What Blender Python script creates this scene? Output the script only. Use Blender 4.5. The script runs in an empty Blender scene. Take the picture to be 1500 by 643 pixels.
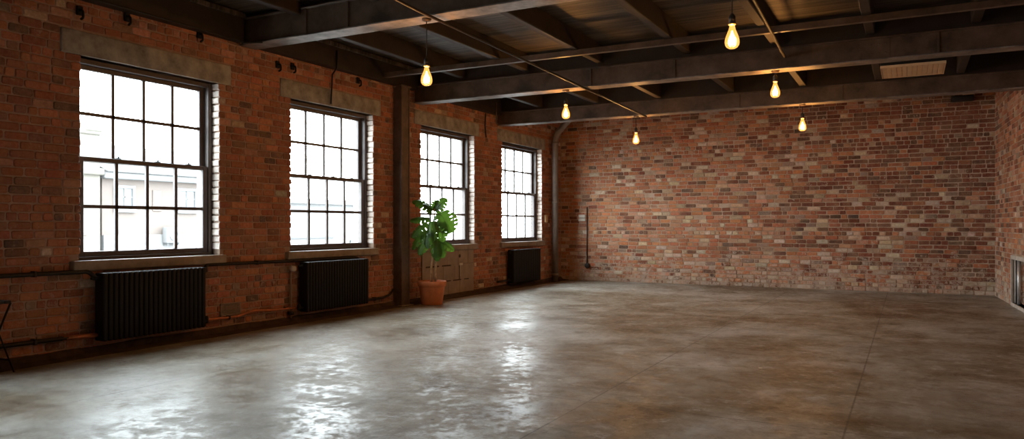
import bpy, bmesh, math, random
from mathutils import Vector, Matrix, noise
random.seed(7)
R = random.random
def U(a, b): return a + (b - a) * random.random()
SC = bpy.context.scene
COL = SC.collection
PI = math.pi

# ------------------------------------------------------------------ mesh helpers
class MB:
    """collects vertices and faces; linked later as ONE mesh object"""
    def __init__(s):
        s.v = []; s.f = []; s.m = []; s.c = []; s.sm = []
    def add(s, vs, fs, mi=0, col=None, smooth=False):
        o = len(s.v)
        s.v += [tuple(p) for p in vs]
        for f in fs:
            s.f.append(tuple(i + o for i in f)); s.m.append(mi); s.sm.append(smooth)
        s.c += [col or (1, 1, 1, 1)] * len(vs)
        return s
    def box(s, x0, x1, y0, y1, z0, z1, bev=0.0, seg=1, mi=0, rot=None, piv=None):
        bm = bmesh.new()
        bmesh.ops.create_cube(bm, size=1)
        for v in bm.verts:
            v.co = Vector(((x0 + x1) / 2 + v.co.x * (x1 - x0), (y0 + y1) / 2 + v.co.y * (y1 - y0), (z0 + z1) / 2 + v.co.z * (z1 - z0)))
        if bev > 0:
            bmesh.ops.bevel(bm, geom=bm.edges[:], offset=bev, segments=seg, affect='EDGES', profile=0.5)
        s.bm(bm, mi, smooth=seg > 1, rot=rot, piv=piv)
        return s
    def bm(s, bm, mi=0, smooth=False, rot=None, piv=None):
        bm.verts.index_update()
        vs = [v.co.copy() for v in bm.verts]
        if rot is not None:
            p = Vector(piv or (0, 0, 0)); vs = [rot @ (v - p) + p for v in vs]
        s.add(vs, [[v.index for v in f.verts] for f in bm.faces], mi, smooth=smooth)
        bm.free()
    def lathe(s, prof, cx, cy, n=24, mi=0, smooth=True, caps=True):
        vs = []; fs = []
        for r, z in prof:
            for k in range(n):
                a = 2 * PI * k / n; vs.append((cx + r * math.cos(a), cy + r * math.sin(a), z))
        for i in range(len(prof) - 1):
            for k in range(n):
                k2 = (k + 1) % n
                fs.append((i * n + k, i * n + k2, (i + 1) * n + k2, (i + 1) * n + k))
        if caps:
            fs.append(tuple(range(n))[::-1]); L = (len(prof) - 1) * n; fs.append(tuple(range(L, L + n)))
        s.add(vs, fs, mi, smooth=smooth); return s
    def tube(s, pts, r, n=10, mi=0, caps=True, smooth=True):
        P = [Vector(p) for p in pts]; rs = r if isinstance(r, (list, tuple)) else [r] * len(P)
        t = (P[1] - P[0]).normalized()
        a = Vector((0, 0, 1)) if abs(t.z) < .9 else Vector((1, 0, 0))
        u = t.cross(a).normalized(); vs = []; fs = []
        for i, p in enumerate(P):
            if i == 0: t = P[1] - P[0]
            elif i == len(P) - 1: t = P[-1] - P[-2]
            else: t = (P[i + 1] - P[i]).normalized() + (P[i] - P[i - 1]).normalized()
            t.normalize(); u = (u - t * u.dot(t)).normalized(); w = t.cross(u)
            for k in range(n):
                an = 2 * PI * k / n
                vs.append(p + (u * math.cos(an) + w * math.sin(an)) * rs[i])
        for i in range(len(P) - 1):
            for k in range(n):
                k2 = (k + 1) % n
                fs.append((i * n + k, i * n + k2, (i + 1) * n + k2, (i + 1) * n + k))
        if caps:
            fs.append(tuple(range(n))[::-1]); L = (len(P) - 1) * n; fs.append(tuple(range(L, L + n)))
        s.add(vs, fs, mi, smooth=smooth); return s

def arc(pts, rad=.05, n=6):
    """round the corners of a polyline"""
    P = [Vector(p) for p in pts]; out = [P[0]]
    for i in range(1, len(P) - 1):
        a = (P[i - 1] - P[i]); b = (P[i + 1] - P[i]); d = min(rad, a.length * .45, b.length * .45)
        A = P[i] + a.normalized() * d; B = P[i] + b.normalized() * d
        for k in range(n + 1):
            t = k / n; out.append(A * (1 - t) ** 2 + P[i] * 2 * t * (1 - t) + B * t * t)
    out.append(P[-1]); return out

def obj(name, mb, mats, parent=None, label=None, attr=False):
    """link the collected mesh as one object; coordinates are given in the world"""
    me = bpy.data.meshes.new(name)
    org = Vector((0, 0, 0))
    q = parent
    while q is not None:
        org += q.location; q = q.parent
    me.from_pydata([tuple(Vector(v) - org) for v in mb.v], [], mb.f)
    if not isinstance(mats, (list, tuple)): mats = [mats]
    for m in mats: me.materials.append(m)
    me.polygons.foreach_set('material_index', mb.m)
    me.polygons.foreach_set('use_smooth', mb.sm)
    if attr:
        at = me.color_attributes.new('brick', 'FLOAT_COLOR', 'POINT')
        at.data.foreach_set('color', [x for c in mb.c for x in c])
    me.update()
    o = bpy.data.objects.new(name, me); COL.objects.link(o)
    if parent is not None: o.parent = parent
    if label: o['label'] = label
    return o
def tag(o, label, cat, group=None):
    o['label'] = label; o['category'] = cat
    if group: o['group'] = group
    return o
def thing(name, label, cat, loc, group=None):
    o = bpy.data.objects.new(name, None); COL.objects.link(o); o.location = loc
    o.empty_display_size = .1
    return tag(o, label, cat, group)
def struct(o, label=None, cat=None):
    o['kind'] = 'structure'
    if label: o['label'] = label
    if cat: o['category'] = cat
    return o

# ------------------------------------------------------------------ materials
def mat(name):
    m = bpy.data.materials.new(name); m.use_nodes = True
    nt = m.node_tree; b = nt.nodes['Principled BSDF']
    return m, nt, b
def nd(nt, t, **kw):
    n = nt.nodes.new(t)
    for k, v in kw.items():
        if k.startswith('i_'): n.inputs[k[2:].replace('_', ' ')].default_value = v
        else: setattr(n, k, v)
    return n
def ramp(nt, fac, stops, interp='LINEAR'):
    r = nd(nt, 'ShaderNodeValToRGB'); e = r.color_ramp.elements; r.color_ramp.interpolation = interp
    while len(e) < len(stops): e.new(.5)
    for x, (p, c) in zip(e, stops):
        x.position = p; x.color = c if len(c) == 4 else (*c, 1)
    nt.links.new(fac, r.inputs['Fac']); return r.outputs['Color']
def g(v): return (v, v, v, 1)
def mix(nt, fac, a, b, mode='MIX'):
    n = nd(nt, 'ShaderNodeMix', data_type='RGBA', blend_type=mode)
    for s, x in ((0, fac), (6, a), (7, b)):
        if hasattr(x, 'links') or isinstance(x, bpy.types.NodeSocket): nt.links.new(x, n.inputs[s])
        else: n.inputs[s].default_value = x if s == 0 else (x if len(x) == 4 else (*x, 1))
    return n.outputs[2]
def noise_n(nt, scale, detail=4, rough=.6, vec=None, dist=0, dims='3D'):
    n = nd(nt, 'ShaderNodeTexNoise', noise_dimensions=dims)
    n.inputs['Scale'].default_value = scale; n.inputs['Detail'].default_value = detail
    n.inputs['Roughness'].default_value = rough; n.inputs['Distortion'].default_value = dist
    if vec is not None: nt.links.new(vec, n.inputs['Vector'])
    return n.outputs['Fac']
def coords(nt, scale=(1, 1, 1), rot=(0, 0, 0)):
    t = nd(nt, 'ShaderNodeTexCoord'); m = nd(nt, 'ShaderNodeMapping')
    m.inputs['Scale'].default_value = scale; m.inputs['Rotation'].default_value = rot
    nt.links.new(t.outputs['Object'], m.inputs['Vector']); return m.outputs['Vector']
def bump(nt, b, h, strength=.3, dist=.01):
    n = nd(nt, 'ShaderNodeBump'); n.inputs['Strength'].default_value = strength; n.inputs['Distance'].default_value = dist
    nt.links.new(h, n.inputs['Height']); nt.links.new(n.outputs['Normal'], b.inputs['Normal'])
def simple(name, c, rough=.5, metal=0, var=.25, scale=14, bumpy=.15, spec=.5, dist=.003):
    m, nt, b = mat(name); v = coords(nt)
    n = noise_n(nt, scale, 5, .65, v)
    lo = tuple(x * (1 - var) for x in c); hi = tuple(min(1, x * (1 + var)) for x in c)
    nt.links.new(ramp(nt, n, [(.3, lo), (.7, hi)]), b.inputs['Base Color'])
    b.inputs['Roughness'].default_value = rough; b.inputs['Metallic'].default_value = metal
    b.inputs['Specular IOR Level'].default_value = spec
    if bumpy: bump(nt, b, noise_n(nt, scale * 5, 4, .6, v), bumpy, dist)
    return m

def brick_mat(name, lime=.5, lime_low=.3, dark=.6, smear=(.46, .25, .14)):
    m, nt, b = mat(name); v = coords(nt)
    a = nd(nt, 'ShaderNodeAttribute', attribute_name='brick'); c = a.outputs['Color']
    # fired clay blotches, sooty stains and remains of lime
    c = mix(nt, ramp(nt, noise_n(nt, 26, 5, .7, v), [(.35, g(0)), (.7, g(.75))]), c, (.6, .42, .33), 'MULTIPLY')
    c = mix(nt, ramp(nt, noise_n(nt, 9, 4, .7, v), [(.5, g(0)), (.78, g(dark))]), c, (.35, .3, .28), 'MULTIPLY')
    geo = nd(nt, 'ShaderNodeSeparateXYZ'); tc = nd(nt, 'ShaderNodeTexCoord'); nt.links.new(tc.outputs['Object'], geo.inputs[0])
    hz = ramp(nt, geo.outputs['Z'], [(0, g(lime_low)), (.9, g(0))])
    ln = mix(nt, .4, noise_n(nt, 7, 7, .78, v), noise_n(nt, 19, 5, .7, v))
    ad = nd(nt, 'ShaderNodeMath', operation='ADD'); nt.links.new(ln, ad.inputs[0])
    hs = nd(nt, 'ShaderNodeMath', operation='MULTIPLY'); nt.links.new(hz, hs.inputs[0]); hs.inputs[1].default_value = .3
    nt.links.new(hs.outputs[0], ad.inputs[1])
    lm = ramp(nt, ad.outputs[0], [(.565, g(0)), (.615, g(lime))])
    c = mix(nt, lm, c, (.52, .43, .35))
    sm = noise_n(nt, 4.5, 9, .8, v, .4)
    c = mix(nt, ramp(nt, sm, [(.42, g(0)), (.62, g(.42))]), c, smear)
    nt.links.new(c, b.inputs['Base Color'])
    b.inputs['Roughness'].default_value = .86; b.inputs['Specular IOR Level'].default_value = .3
    bump(nt, b, noise_n(nt, 60, 6, .7, v), .55, .008)
    return m
def mortar_mat(name, c1, c2):
    m, nt, b = mat(name); v = coords(nt)
    nt.links.new(ramp(nt, noise_n(nt, 3, 6, .7, v), [(.35, c1), (.68, c2)]), b.inputs['Base Color'])
    b.inputs['Roughness'].default_value = .95; b.inputs['Specular IOR Level'].default_value = .2
    bump(nt, b, noise_n(nt, 90, 4, .7, v), .6, .006); return m

M = {}
M['brick_left'] = brick_mat('red brown clay brick', .45, .2, .7)  # brick of the window wall, with less lime than the others
M['brick_back'] = brick_mat('weathered clay brick', .7, .38, .75)
M['mortar_left'] = mortar_mat('brown lime mortar', (.3, .2, .15), (.48, .35, .27))
M['mortar_back'] = mortar_mat('pale lime mortar', (.32, .21, .14), (.54, .41, .31))
M['white_brick'] = simple('whitewashed brick', (.72, .64, .58), .85, 0, .22, 18, .5, .3, .006)
M['concrete'] = simple('old cast concrete', (.32, .3, .26), .9, 0, .55, 4, .5, .3, .006)
M['reveal'] = simple('pale outer render', (.5, .49, .47), .9, 0, .1, 6, .2)
M['pale_mortar'] = simple('pale mortar edging', (.5, .43, .36), .9, 0, .25, 9, .5)
M['sill'] = simple('concrete sill', (.3, .245, .19), .6, 0, .3, 7, .3, .4, .004)
M['kerb'] = simple('dirty fillet and painted floor shade', (.075, .05, .035), .9, 0, .5, 6, .6, .2, .01)  # dark tone also paints the shade on the floor beside the wall
M['frame'] = simple('brown painted window steel', (.085, .068, .062), .45, 0, .2, 10, .1)
M['black_iron'] = simple('black painted cast iron', (.006, .006, .006), .55, 0, .3, 30, .2, .3)
M['dark_pipe'] = simple('dark iron pipe', (.02, .014, .011), .5, .3, .4, 20, .2)
M['copper'] = simple('tarnished copper', (.55, .2, .09), .4, .35, .35, 12, .1)
M['steel_post'] = simple('brown primed steel', (.11, .077, .06), .5, .1, .45, 6, .25)
M['beam'] = simple('rusty beam steel', (.1, .066, .046), .4, .1, .6, 3.5, .35, .5, .004)
M['flange'] = simple('patchy pale steel flange', (.17, .15, .135), .45, 0, .75, 5, .4)  # beam undersides get their own paler, patchy colour
M['joist'] = simple('dark joist timber', (.021, .0135, .009), .6, 0, .5, 5, .5)
M['duct'] = simple('grey brown painted pipe', (.19, .155, .13), .5, 0, .25, 7, .2)
M['terracotta'] = simple('terracotta', (.64, .22, .085), .75, 0, .16, 9, .15)
M['soil'] = simple('potting soil', (.03, .02, .014), .95, 0, .6, 60, 1, .2, .01)
M['cane'] = simple('pale plant cane', (.5, .36, .22), .8, 0, .35, 24, .4)
M['petiole'] = simple('green leaf stalk', (.06, .12, .03), .6, 0, .3, 20, 0)
M['board'] = simple('taupe painted board', (.31, .24, .185), .7, 0, .22, 4, .2)
M['white_paint'] = simple('off white paint', (.6, .56, .5), .5, 0, .08, 8, 0)
M['cream'] = simple('aged cream plastic', (.55, .38, .2), .45, 0, .15, 8, 0)
M['black_plastic'] = simple('black plastic', (.012, .011, .01), .5, 0, .2, 20, 0)
M['silver_pipe'] = simple('brushed grey pipe', (.55, .52, .5), .35, .6, .15, 20, 0)
M['tan_slat'] = simple('tan enamel slats', (.62, .44, .26), .5, 0, .12, 6, 0)
M['brass'] = simple('brass lamp cap', (.6, .42, .2), .35, .8, .2, 20, 0)

def floor_mat():
    m, nt, b = mat('polished old concrete'); v = coords(nt); vs = coords(nt, (1, 1, 1), (0, 0, .5))
    big = noise_n(nt, .45, 5, .6, v, .6); mid = noise_n(nt, 1.7, 8, .68, v, .4); fine = noise_n(nt, 11, 8, .75, v)
    c = ramp(nt, big, [(.36, (.175, .13, .083)), (.47, (.24, .205, .15)), (.56, (.3, .28, .235)), (.66, (.4, .395, .37))])
    c = mix(nt, ramp(nt, mid, [(.36, g(.85)), (.5, g(0))]), c, (.55, .46, .36), 'MULTIPLY')
    c = mix(nt, ramp(nt, mid, [(.54, g(0)), (.7, g(.55))]), c, (.56, .545, .51))
    c = mix(nt, ramp(nt, fine, [(.5, g(0)), (.68, g(.6))]), c, (.55, .5, .44), 'MULTIPLY')
    f2 = noise_n(nt, 4.2, 10, .8, v, .3)
    c = mix(nt, ramp(nt, f2, [(.36, g(.7)), (.46, g(0))]), c, (.6, .52, .42), 'MULTIPLY')
    c = mix(nt, ramp(nt, f2, [(.55, g(0)), (.64, g(.5))]), c, (.52, .51, .48))
    # small dark and pale specks
    vo = nd(nt, 'ShaderNodeTexVoronoi'); vo.inputs['Scale'].default_value = 3.1; nt.links.new(v, vo.inputs['Vector'])
    c = mix(nt, ramp(nt, vo.outputs['Distance'], [(.03, g(.8)), (.055, g(0))]), c, (.06, .045, .035))
    vo2 = nd(nt, 'ShaderNodeTexVoronoi'); vo2.inputs['Scale'].default_value = 1.37; nt.links.new(v, vo2.inputs['Vector'])
    c = mix(nt, ramp(nt, vo2.outputs['Distance'], [(.018, g(.8)), (.03, g(0))]), c, (.7, .66, .6))
    # saw-cut joints
    sx = nd(nt, 'ShaderNodeSeparateXYZ'); nt.links.new(v, sx.inputs[0])
    def joint(sock, pos):
        s = nd(nt, 'ShaderNodeMath', operation='SUBTRACT'); nt.links.new(sock, s.inputs[0]); s.inputs[1].default_value = pos
        a = nd(nt, 'ShaderNodeMath', operation='ABSOLUTE'); nt.links.new(s.outputs[0], a.inputs[0])
        l = nd(nt, 'ShaderNodeMath', operation='LESS_THAN'); nt.links.new(a.outputs[0], l.inputs[0]); l.inputs[1].default_value = .006
        return l.outputs[0]
    js = [joint(sx.outputs['X'], x) for x in (-5.2, -2.0, -.34)] + [joint(sx.outputs['Y'], y) for y in (4.9, 9.1)]
    tot = js[0]
    for j in js[1:]:
        mx = nd(nt, 'ShaderNodeMath', operation='MAXIMUM'); nt.links.new(tot, mx.inputs[0]); nt.links.new(j, mx.inputs[1]); tot = mx.outputs[0]
    jm = nd(nt, 'ShaderNodeMath', operation='MULTIPLY'); nt.links.new(tot, jm.inputs[0]); jm.inputs[1].default_value = .6
    c = mix(nt, jm.outputs[0], c, (.05, .04, .03))
    nt.links.new(c, b.inputs['Base Color'])
    pa = mix(nt, .66, noise_n(nt, 1.1, 4, .6, vs, .3), noise_n(nt, 9, 10, .8, v, .2))
    nt.links.new(ramp(nt, pa, [(.43, g(.62)), (.5, g(.5)), (.53, g(.35)), (.6, g(.3))]), b.inputs['Roughness'])
    b.inputs['Specular IOR Level'].default_value = .24
    bump(nt, b, noise_n(nt, 38, 6, .7, v), .12, .003)
    return m
M['floor'] = floor_mat()

def deck_mat():
    m, nt, b = mat('dark deck boards'); v = coords(nt); st = coords(nt, (.35, 5, 1))
    sx = nd(nt, 'ShaderNodeSeparateXYZ'); nt.links.new(v, sx.inputs[0])
    dv = nd(nt, 'ShaderNodeMath', operation='DIVIDE'); nt.links.new(sx.outputs['Y'], dv.inputs[0]); dv.inputs[1].default_value = .17
    fl = nd(nt, 'ShaderNodeMath', operation='FLOOR'); nt.links.new(dv.outputs[0], fl.inputs[0])
    wn = nd(nt, 'ShaderNodeTexWhiteNoise', noise_dimensions='1D'); nt.links.new(fl.outputs[0], wn.inputs['W'])
    fr = nd(nt, 'ShaderNodeMath', operation='FRACT'); nt.links.new(dv.outputs[0], fr.inputs[0])
    c = ramp(nt, wn.outputs['Value'], [(0, (.012, .009, .007)), (.6, (.032, .024, .018)), (1, (.075, .056, .043))])
    c = mix(nt, ramp(nt, noise_n(nt, 3, 6, .7, st), [(.46, g(0)), (.68, g(.9))]), c, (.15, .125, .1))
    c = mix(nt, ramp(nt, fr.outputs[0], [(0, g(.9)), (.06, g(0))]), c, (.008, .006, .005))
    nt.links.new(c, b.inputs['Base Color']); b.inputs['Roughness'].default_value = .55
    bump(nt, b, noise_n(nt, 8, 5, .7, st), .4, .01); return m
M['deck'] = deck_mat()

def schlick(nt, r0):
    f = nd(nt, 'ShaderNodeLayerWeight'); f.inputs['Blend'].default_value = .5
    p = nd(nt, 'ShaderNodeMath', operation='POWER'); nt.links.new(f.outputs['Facing'], p.inputs[0]); p.inputs[1].default_value = 5
    q = nd(nt, 'ShaderNodeMath', operation='MULTIPLY_ADD'); nt.links.new(p.outputs[0], q.inputs[0]); q.inputs[1].default_value = .8; q.inputs[2].default_value = r0
    return q.outputs[0]
def glass_mat(name, tint=(1, 1, 1), refl=.03):
    m = bpy.data.materials.new(name); m.use_nodes = True; nt = m.node_tree; nt.nodes.clear()
    o = nd(nt, 'ShaderNodeOutputMaterial'); t = nd(nt, 'ShaderNodeBsdfTransparent'); t.inputs['Color'].default_value = (*tint, 1)
    gl = nd(nt, 'ShaderNodeBsdfGlossy'); gl.inputs['Roughness'].default_value = .03
    mx = nd(nt, 'ShaderNodeMixShader'); nt.links.new(schlick(nt, refl), mx.inputs[0])
    nt.links.new(t.outputs[0], mx.inputs[1]); nt.links.new(gl.outputs[0], mx.inputs[2]); nt.links.new(mx.outputs[0], o.inputs[0])
    return m
M['glass'] = glass_mat('window glass', (.97, .985, .985), .025)
def bulb_glass():
    m = bpy.data.materials.new('amber bulb glass'); m.use_nodes = True; nt = m.node_tree; nt.nodes.clear()
    o = nd(nt, 'ShaderNodeOutputMaterial'); t = nd(nt, 'ShaderNodeBsdfTransparent'); t.inputs['Color'].default_value = (1, .85, .6, 1)
    e = nd(nt, 'ShaderNodeEmission'); e.inputs['Color'].default_value = (1, .43, .1, 1); e.inputs['Strength'].default_value = .62
    gl = nd(nt, 'ShaderNodeBsdfGlossy'); gl.inputs['Roughness'].default_value = .05
    mx = nd(nt, 'ShaderNodeMixShader'); nt.links.new(schlick(nt, .04), mx.inputs[0])
    nt.links.new(t.outputs[0], mx.inputs[1]); nt.links.new(gl.outputs[0], mx.inputs[2])
    ad = nd(nt, 'ShaderNodeAddShader'); nt.links.new(mx.outputs[0], ad.inputs[0]); nt.links.new(e.outputs[0], ad.inputs[1])
    nt.links.new(ad.outputs[0], o.inputs[0]); return m
M['bulb'] = bulb_glass()
def emit(name, c, s):
    m = bpy.data.materials.new(name); m.use_nodes = True; nt = m.node_tree; nt.nodes.clear()
    o = nd(nt, 'ShaderNodeOutputMaterial'); e = nd(nt, 'ShaderNodeEmission'); e.inputs['Color'].default_value = (*c, 1); e.inputs['Strength'].default_value = s
    nt.links.new(e.outputs[0], o.inputs[0]); return m
M['filament'] = emit('glowing filament', (1, .68, .34), 12)
def leaf_mat():
    m, nt, b = mat('glossy green leaf'); v = coords(nt)
    c = ramp(nt, noise_n(nt, 9, 3, .6, v), [(.35, (.01, .032, .008)), (.65, (.022, .065, .012))])
    nt.links.new(c, b.inputs['Base Color']); b.inputs['Roughness'].default_value = .35
    tr = nd(nt, 'ShaderNodeBsdfTranslucent'); tr.inputs['Color'].default_value = (.16, .34, .03, 1)
    mx = nd(nt, 'ShaderNodeMixShader'); mx.inputs[0].default_value = .32
    out = nt.nodes['Material Output']
    nt.links.new(b.outputs[0], mx.inputs[1]); nt.links.new(tr.outputs[0], mx.inputs[2]); nt.links.new(mx.outputs[0], out.inputs[0])
    return m
M['leaf'] = leaf_mat()

# ------------------------------------------------------------------ brickwork
PAL = {'red': (.44, .155, .075), 'orange': (.54, .22, .095), 'deep': (.2, .062, .033), 'brown': (.15, .078, .048),
       'pink': (.52, .28, .175), 'cream': (.60, .46, .31), 'grey': (.31, .235, .18), 'black': (.12, .08, .06), 'lime': (.63, .54, .43)}
PALL = {'red': (.47, .19, .115), 'orange': (.55, .24, .135), 'deep': (.37, .145, .095), 'brown': (.29, .16, .115),
       'pink': (.55, .31, .22), 'cream': (.6, .47, .35), 'grey': (.3, .24, .2), 'black': (.17, .115, .1), 'lime': (.66, .58, .5)}
def bcol(weights, P=None):
    t = U(0, sum(w for _, w in weights))
    for n, w in weights:
        t -= w
        if t <= 0: break
    c = (P or PAL)[n]; k = U(.74, 1.2)
    return (min(1, c[0] * k * U(.93, 1.07)), min(1, c[1] * k * U(.93, 1.07)), min(1, c[2] * k * U(.93, 1.07)), 1)

def wall_bricks(mb, fr, u0, u1, v1, course, lens, holes, palette, edges=(), jit=.004, joint=.011, miss=.003):
    """fr(u, v, w) -> world point, w out of the wall into the room.  holes: rectangles (ua, ub, va, vb, jamb)"""
    nrow = int(v1 / course)
    for r in range(nrow):
        va, vb = r * course, (r + 1) * course
        iv = [(u0, u1, False, False)]
        for (ha, hb, hva, hvb, jamb) in holes:
            ov = min(vb, hvb) - max(va, hva)
            if ov <= .3 * course: continue
            nv = []
            for (a, b, ja, jb) in iv:
                if hb <= a or ha >= b: nv.append((a, b, ja, jb)); continue
                if ha > a: nv.append((a, ha, ja, jamb))
                if hb < b: nv.append((hb, b, jamb, jb))
            iv = nv
        header_row = R() < .2
        for (a, b, ja, jb) in iv:
            u = a + (0 if ja else -U(0, lens[1] * .9)); first = True
            while u < b - .002:
                L = U(*lens) if not (header_row or R() < .16) else U(*lens) * .52
                if ja and first: L = lens[0] * (.55 if r % 2 else 1.0)
                ua, ub = max(u, a), u + L
                if b - ub < lens[0] * .33: ub = b
                ub = min(ub, b)
                if ub - ua > .02:
                    at_a = ja and first; at_b = jb and ub >= b - 1e-6
                    brick(mb, fr, ua + (0 if at_a else joint / 2), ub - (0 if at_b else joint / 2), va + joint / 2, vb - joint / 2,
                          palette, at_a, at_b, jit, miss)
                u = ub; first = False
                if ub >= b: break

def brick(mb, fr, ua, ub, va, vb, palette, ea, eb, jit, miss):
    if R() < miss and not (ea or eb): return
    col = bcol(palette((ua + ub) / 2, (va + vb) / 2), PALL if palette.__name__ == 'pal_left' else PAL)
    w = U(-jit, jit); c = U(.006, .013); i = U(.004, .008)
    if ea: ua += U(-.008, .007)
    if eb: ub += U(-.007, .008)
    def octo(a, b, d, e, c):
        j = lambda: U(-.003, .003)
        return [(a + c + j(), d + j()), (b - c + j(), d + j()), (b + j(), d + c + j()), (b + j(), e - c + j()),
                (b - c + j(), e + j()), (a + c + j(), e + j()), (a + j(), e - c + j()), (a + j(), d + c + j())]
    depth = .125 if (ea or eb) else .03
    mid = octo(ua, ub, va, vb, c)
    cu, cv = (ua + ub) / 2, (va + vb) / 2
    ins = [(p + (i if p < cu else -i), q + (i if q < cv else -i)) for p, q in mid]
    vs = [fr(p, q, w + U(-.0015, .0015)) for p, q in ins] + [fr(p, q, w - .007) for p, q in mid] + [fr(p, q, -depth) for p, q in mid]
    fs = [tuple(range(8))]
    for lo in (0, 8):
        for k in range(8):
            fs.append((lo + k, lo + 8 + k, lo + 8 + (k + 1) % 8, lo + (k + 1) % 8))
    mb.add(vs, fs, 0, col)
    if ea or eb:
        # the deep sides of a brick at an opening carry the old whitewash
        n = len(mb.f)
        for q, k in enumerate(range(n - 8, n)):
            if (eb and q in (1, 2, 3)) or (ea and q in (5, 6, 7)): mb.m[k] = 2

XL, YB, YF, ZC = -7.0, 15.5, -1.6, 3.74
WINS = [(4.355, 5.98), (7.112, 8.776), (10.002, 11.687), (12.74, 14.52)]
BACK = [(1.60, 3.20), (-1.15, .45)]                 # two more of the row, unseen behind the camera, added as fill light
ZS, ZH, ZLT = .905, 2.873, 3.105
TH = .36

def core(mb, breaks_u, breaks_v, solid, fr, w0, w1, mi):
    for i in range(len(breaks_u) - 1):
        for j in range(len(breaks_v) - 1):
            a, b, c, d = breaks_u[i], breaks_u[i + 1], breaks_v[j], breaks_v[j + 1]
            if not solid((a + b) / 2, (c + d) / 2): continue
            p = [fr(x, y, z) for z in (w0, w1) for x, y in ((a, c), (b, c), (b, d), (a, d))]
            mb.add(p, [(0, 1, 2, 3), (7, 6, 5, 4), (0, 4, 5, 1), (1, 5, 6, 2), (2, 6, 7, 3), (3, 7, 4, 0)], mi)

# left wall ------------------------------------------------
mb = MB(); frL = lambda u, v, w: (XL + w, u, v)
allw = WINS + BACK
holes = []
for a, b in allw:
    holes += [(a, b, ZS, ZH, True), (a - .19, b + .17, ZH, ZLT, False), (a - .1, b + .06, .805, ZS, False)]
def pal_left(u, v):
    n = noise.noise((u * .5, v * .8, 3.1))
    w = [('red', 5), ('deep', 3.2), ('orange', 1.7 + 2 * max(0, n)), ('brown', 2 + 3 * max(0, -n)), ('black', .7), ('pink', .6), ('grey', .2)]
    if v < .8: w += [('orange', 2), ('pink', .5)]
    if v > 3.0: w += [('cream', .35), ('pink', .5)]
    w += [('lime', .16), ('cream', .12)]
    return w
wall_bricks(mb, frL, YF, YB, 3.76, .08, (.17, .225), holes, pal_left, jit=.004)
ub = sorted({YF - .36, YB + .36} | {x for a, b in allw for x in (a - .014, b + .014)})
core(mb, ub, [-.05, ZS, ZH, ZC + .2], lambda u, v: not any(a - .02 < u < b + .02 and ZS < v < ZH for a, b in allw), frL, -.009, -TH, 1)
o = obj('wall_left', mb, [M['brick_left'], M['mortar_left'], M['white_brick']], attr=True); struct(o, 'red brick wall with the row of tall sash windows', 'wall')

# back wall ------------------------------------------------
XR = 1.33
mb = MB(); frB = lambda u, v, w: (u, YB - w, v)
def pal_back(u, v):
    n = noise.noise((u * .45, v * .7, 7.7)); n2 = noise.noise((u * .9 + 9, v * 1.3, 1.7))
    right = max(0, min(1, (u + 4.5) / 5.5)); up = max(0, min(1, v / 3.4)); low = max(0, 1 - v / .9)  # darker bricks to the right: partly own tone, partly weaker daylight painted in
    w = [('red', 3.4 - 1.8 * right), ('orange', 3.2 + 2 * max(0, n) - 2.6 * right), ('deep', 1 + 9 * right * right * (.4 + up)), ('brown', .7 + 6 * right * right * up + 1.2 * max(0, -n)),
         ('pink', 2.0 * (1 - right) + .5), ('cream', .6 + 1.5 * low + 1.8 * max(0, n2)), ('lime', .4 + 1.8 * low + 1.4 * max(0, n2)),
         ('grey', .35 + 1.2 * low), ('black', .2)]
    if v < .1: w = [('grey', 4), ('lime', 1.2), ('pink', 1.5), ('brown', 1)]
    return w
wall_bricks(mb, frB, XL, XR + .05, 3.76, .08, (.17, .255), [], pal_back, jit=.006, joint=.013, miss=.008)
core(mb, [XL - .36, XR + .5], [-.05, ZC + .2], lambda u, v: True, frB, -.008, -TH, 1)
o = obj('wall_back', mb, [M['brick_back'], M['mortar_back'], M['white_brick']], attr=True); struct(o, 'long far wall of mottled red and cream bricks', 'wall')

# right wall (splayed a few degrees) -----------------------
sl = .0453; nrm = math.hypot(1, sl); du = (sl / nrm, -1 / nrm); dn = (-1 / nrm, -sl / nrm)
frR = lambda u, v, w: (XR + du[0] * u + dn[0] * w, YB + du[1] * u + dn[1] * w, v)
LR = 17.2
NICHE = (1.72, 2.9, .05, .72)
mb = MB()
def pal_right(u, v):
    low = max(0, 1 - v / 1.1)
    return [('red', 3), ('pink', 2.4), ('deep', 1.6), ('orange', 1.2), ('brown', .8), ('cream', .5 + 1.6 * low), ('lime', .4 + 1.6 * low), ('grey', .5 + low)]
wall_bricks(mb, frR, 0.02, LR, 3.76, .08, (.215, .285), [(NICHE[0] - .05, NICHE[1], NICHE[2] - .06, NICHE[3] + .06, False)], pal_right, jit=.005)
core(mb, [-.1, NICHE[0], NICHE[1], LR], [-.05, NICHE[2], NICHE[3], ZC + .2], lambda u, v: not (NICHE[0] < u < NICHE[1] and NICHE[2] < v < NICHE[3]), frR, -.008, -TH, 1)
core(mb, [NICHE[0], NICHE[1]], [NICHE[2], NICHE[3]], lambda u, v: True, frR, -.11, -TH, 1)
wall_bricks(mb, lambda u, v, w: frR(u, v, w - .095), NICHE[0], NICHE[1], NICHE[3] - .01, .08, (.215, .285), [], pal_right, jit=.004)
o = obj('wall_right', mb, [M['brick_back'], M['mortar_back'], M['white_brick']], attr=True); struct(o, 'brick wall at the right edge with a pipe recess', 'wall')
mb = MB()
for (a, b, c, d) in ((NICHE[0] - .05, NICHE[0], .0, NICHE[3] + .06), (NICHE[0], NICHE[1], NICHE[3], NICHE[3] + .06), (NICHE[0], NICHE[1], 0, NICHE[2])):
    core(mb, [a, b], [c, d], lambda u, v: True, frR, .012, -.1, 0)
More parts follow.
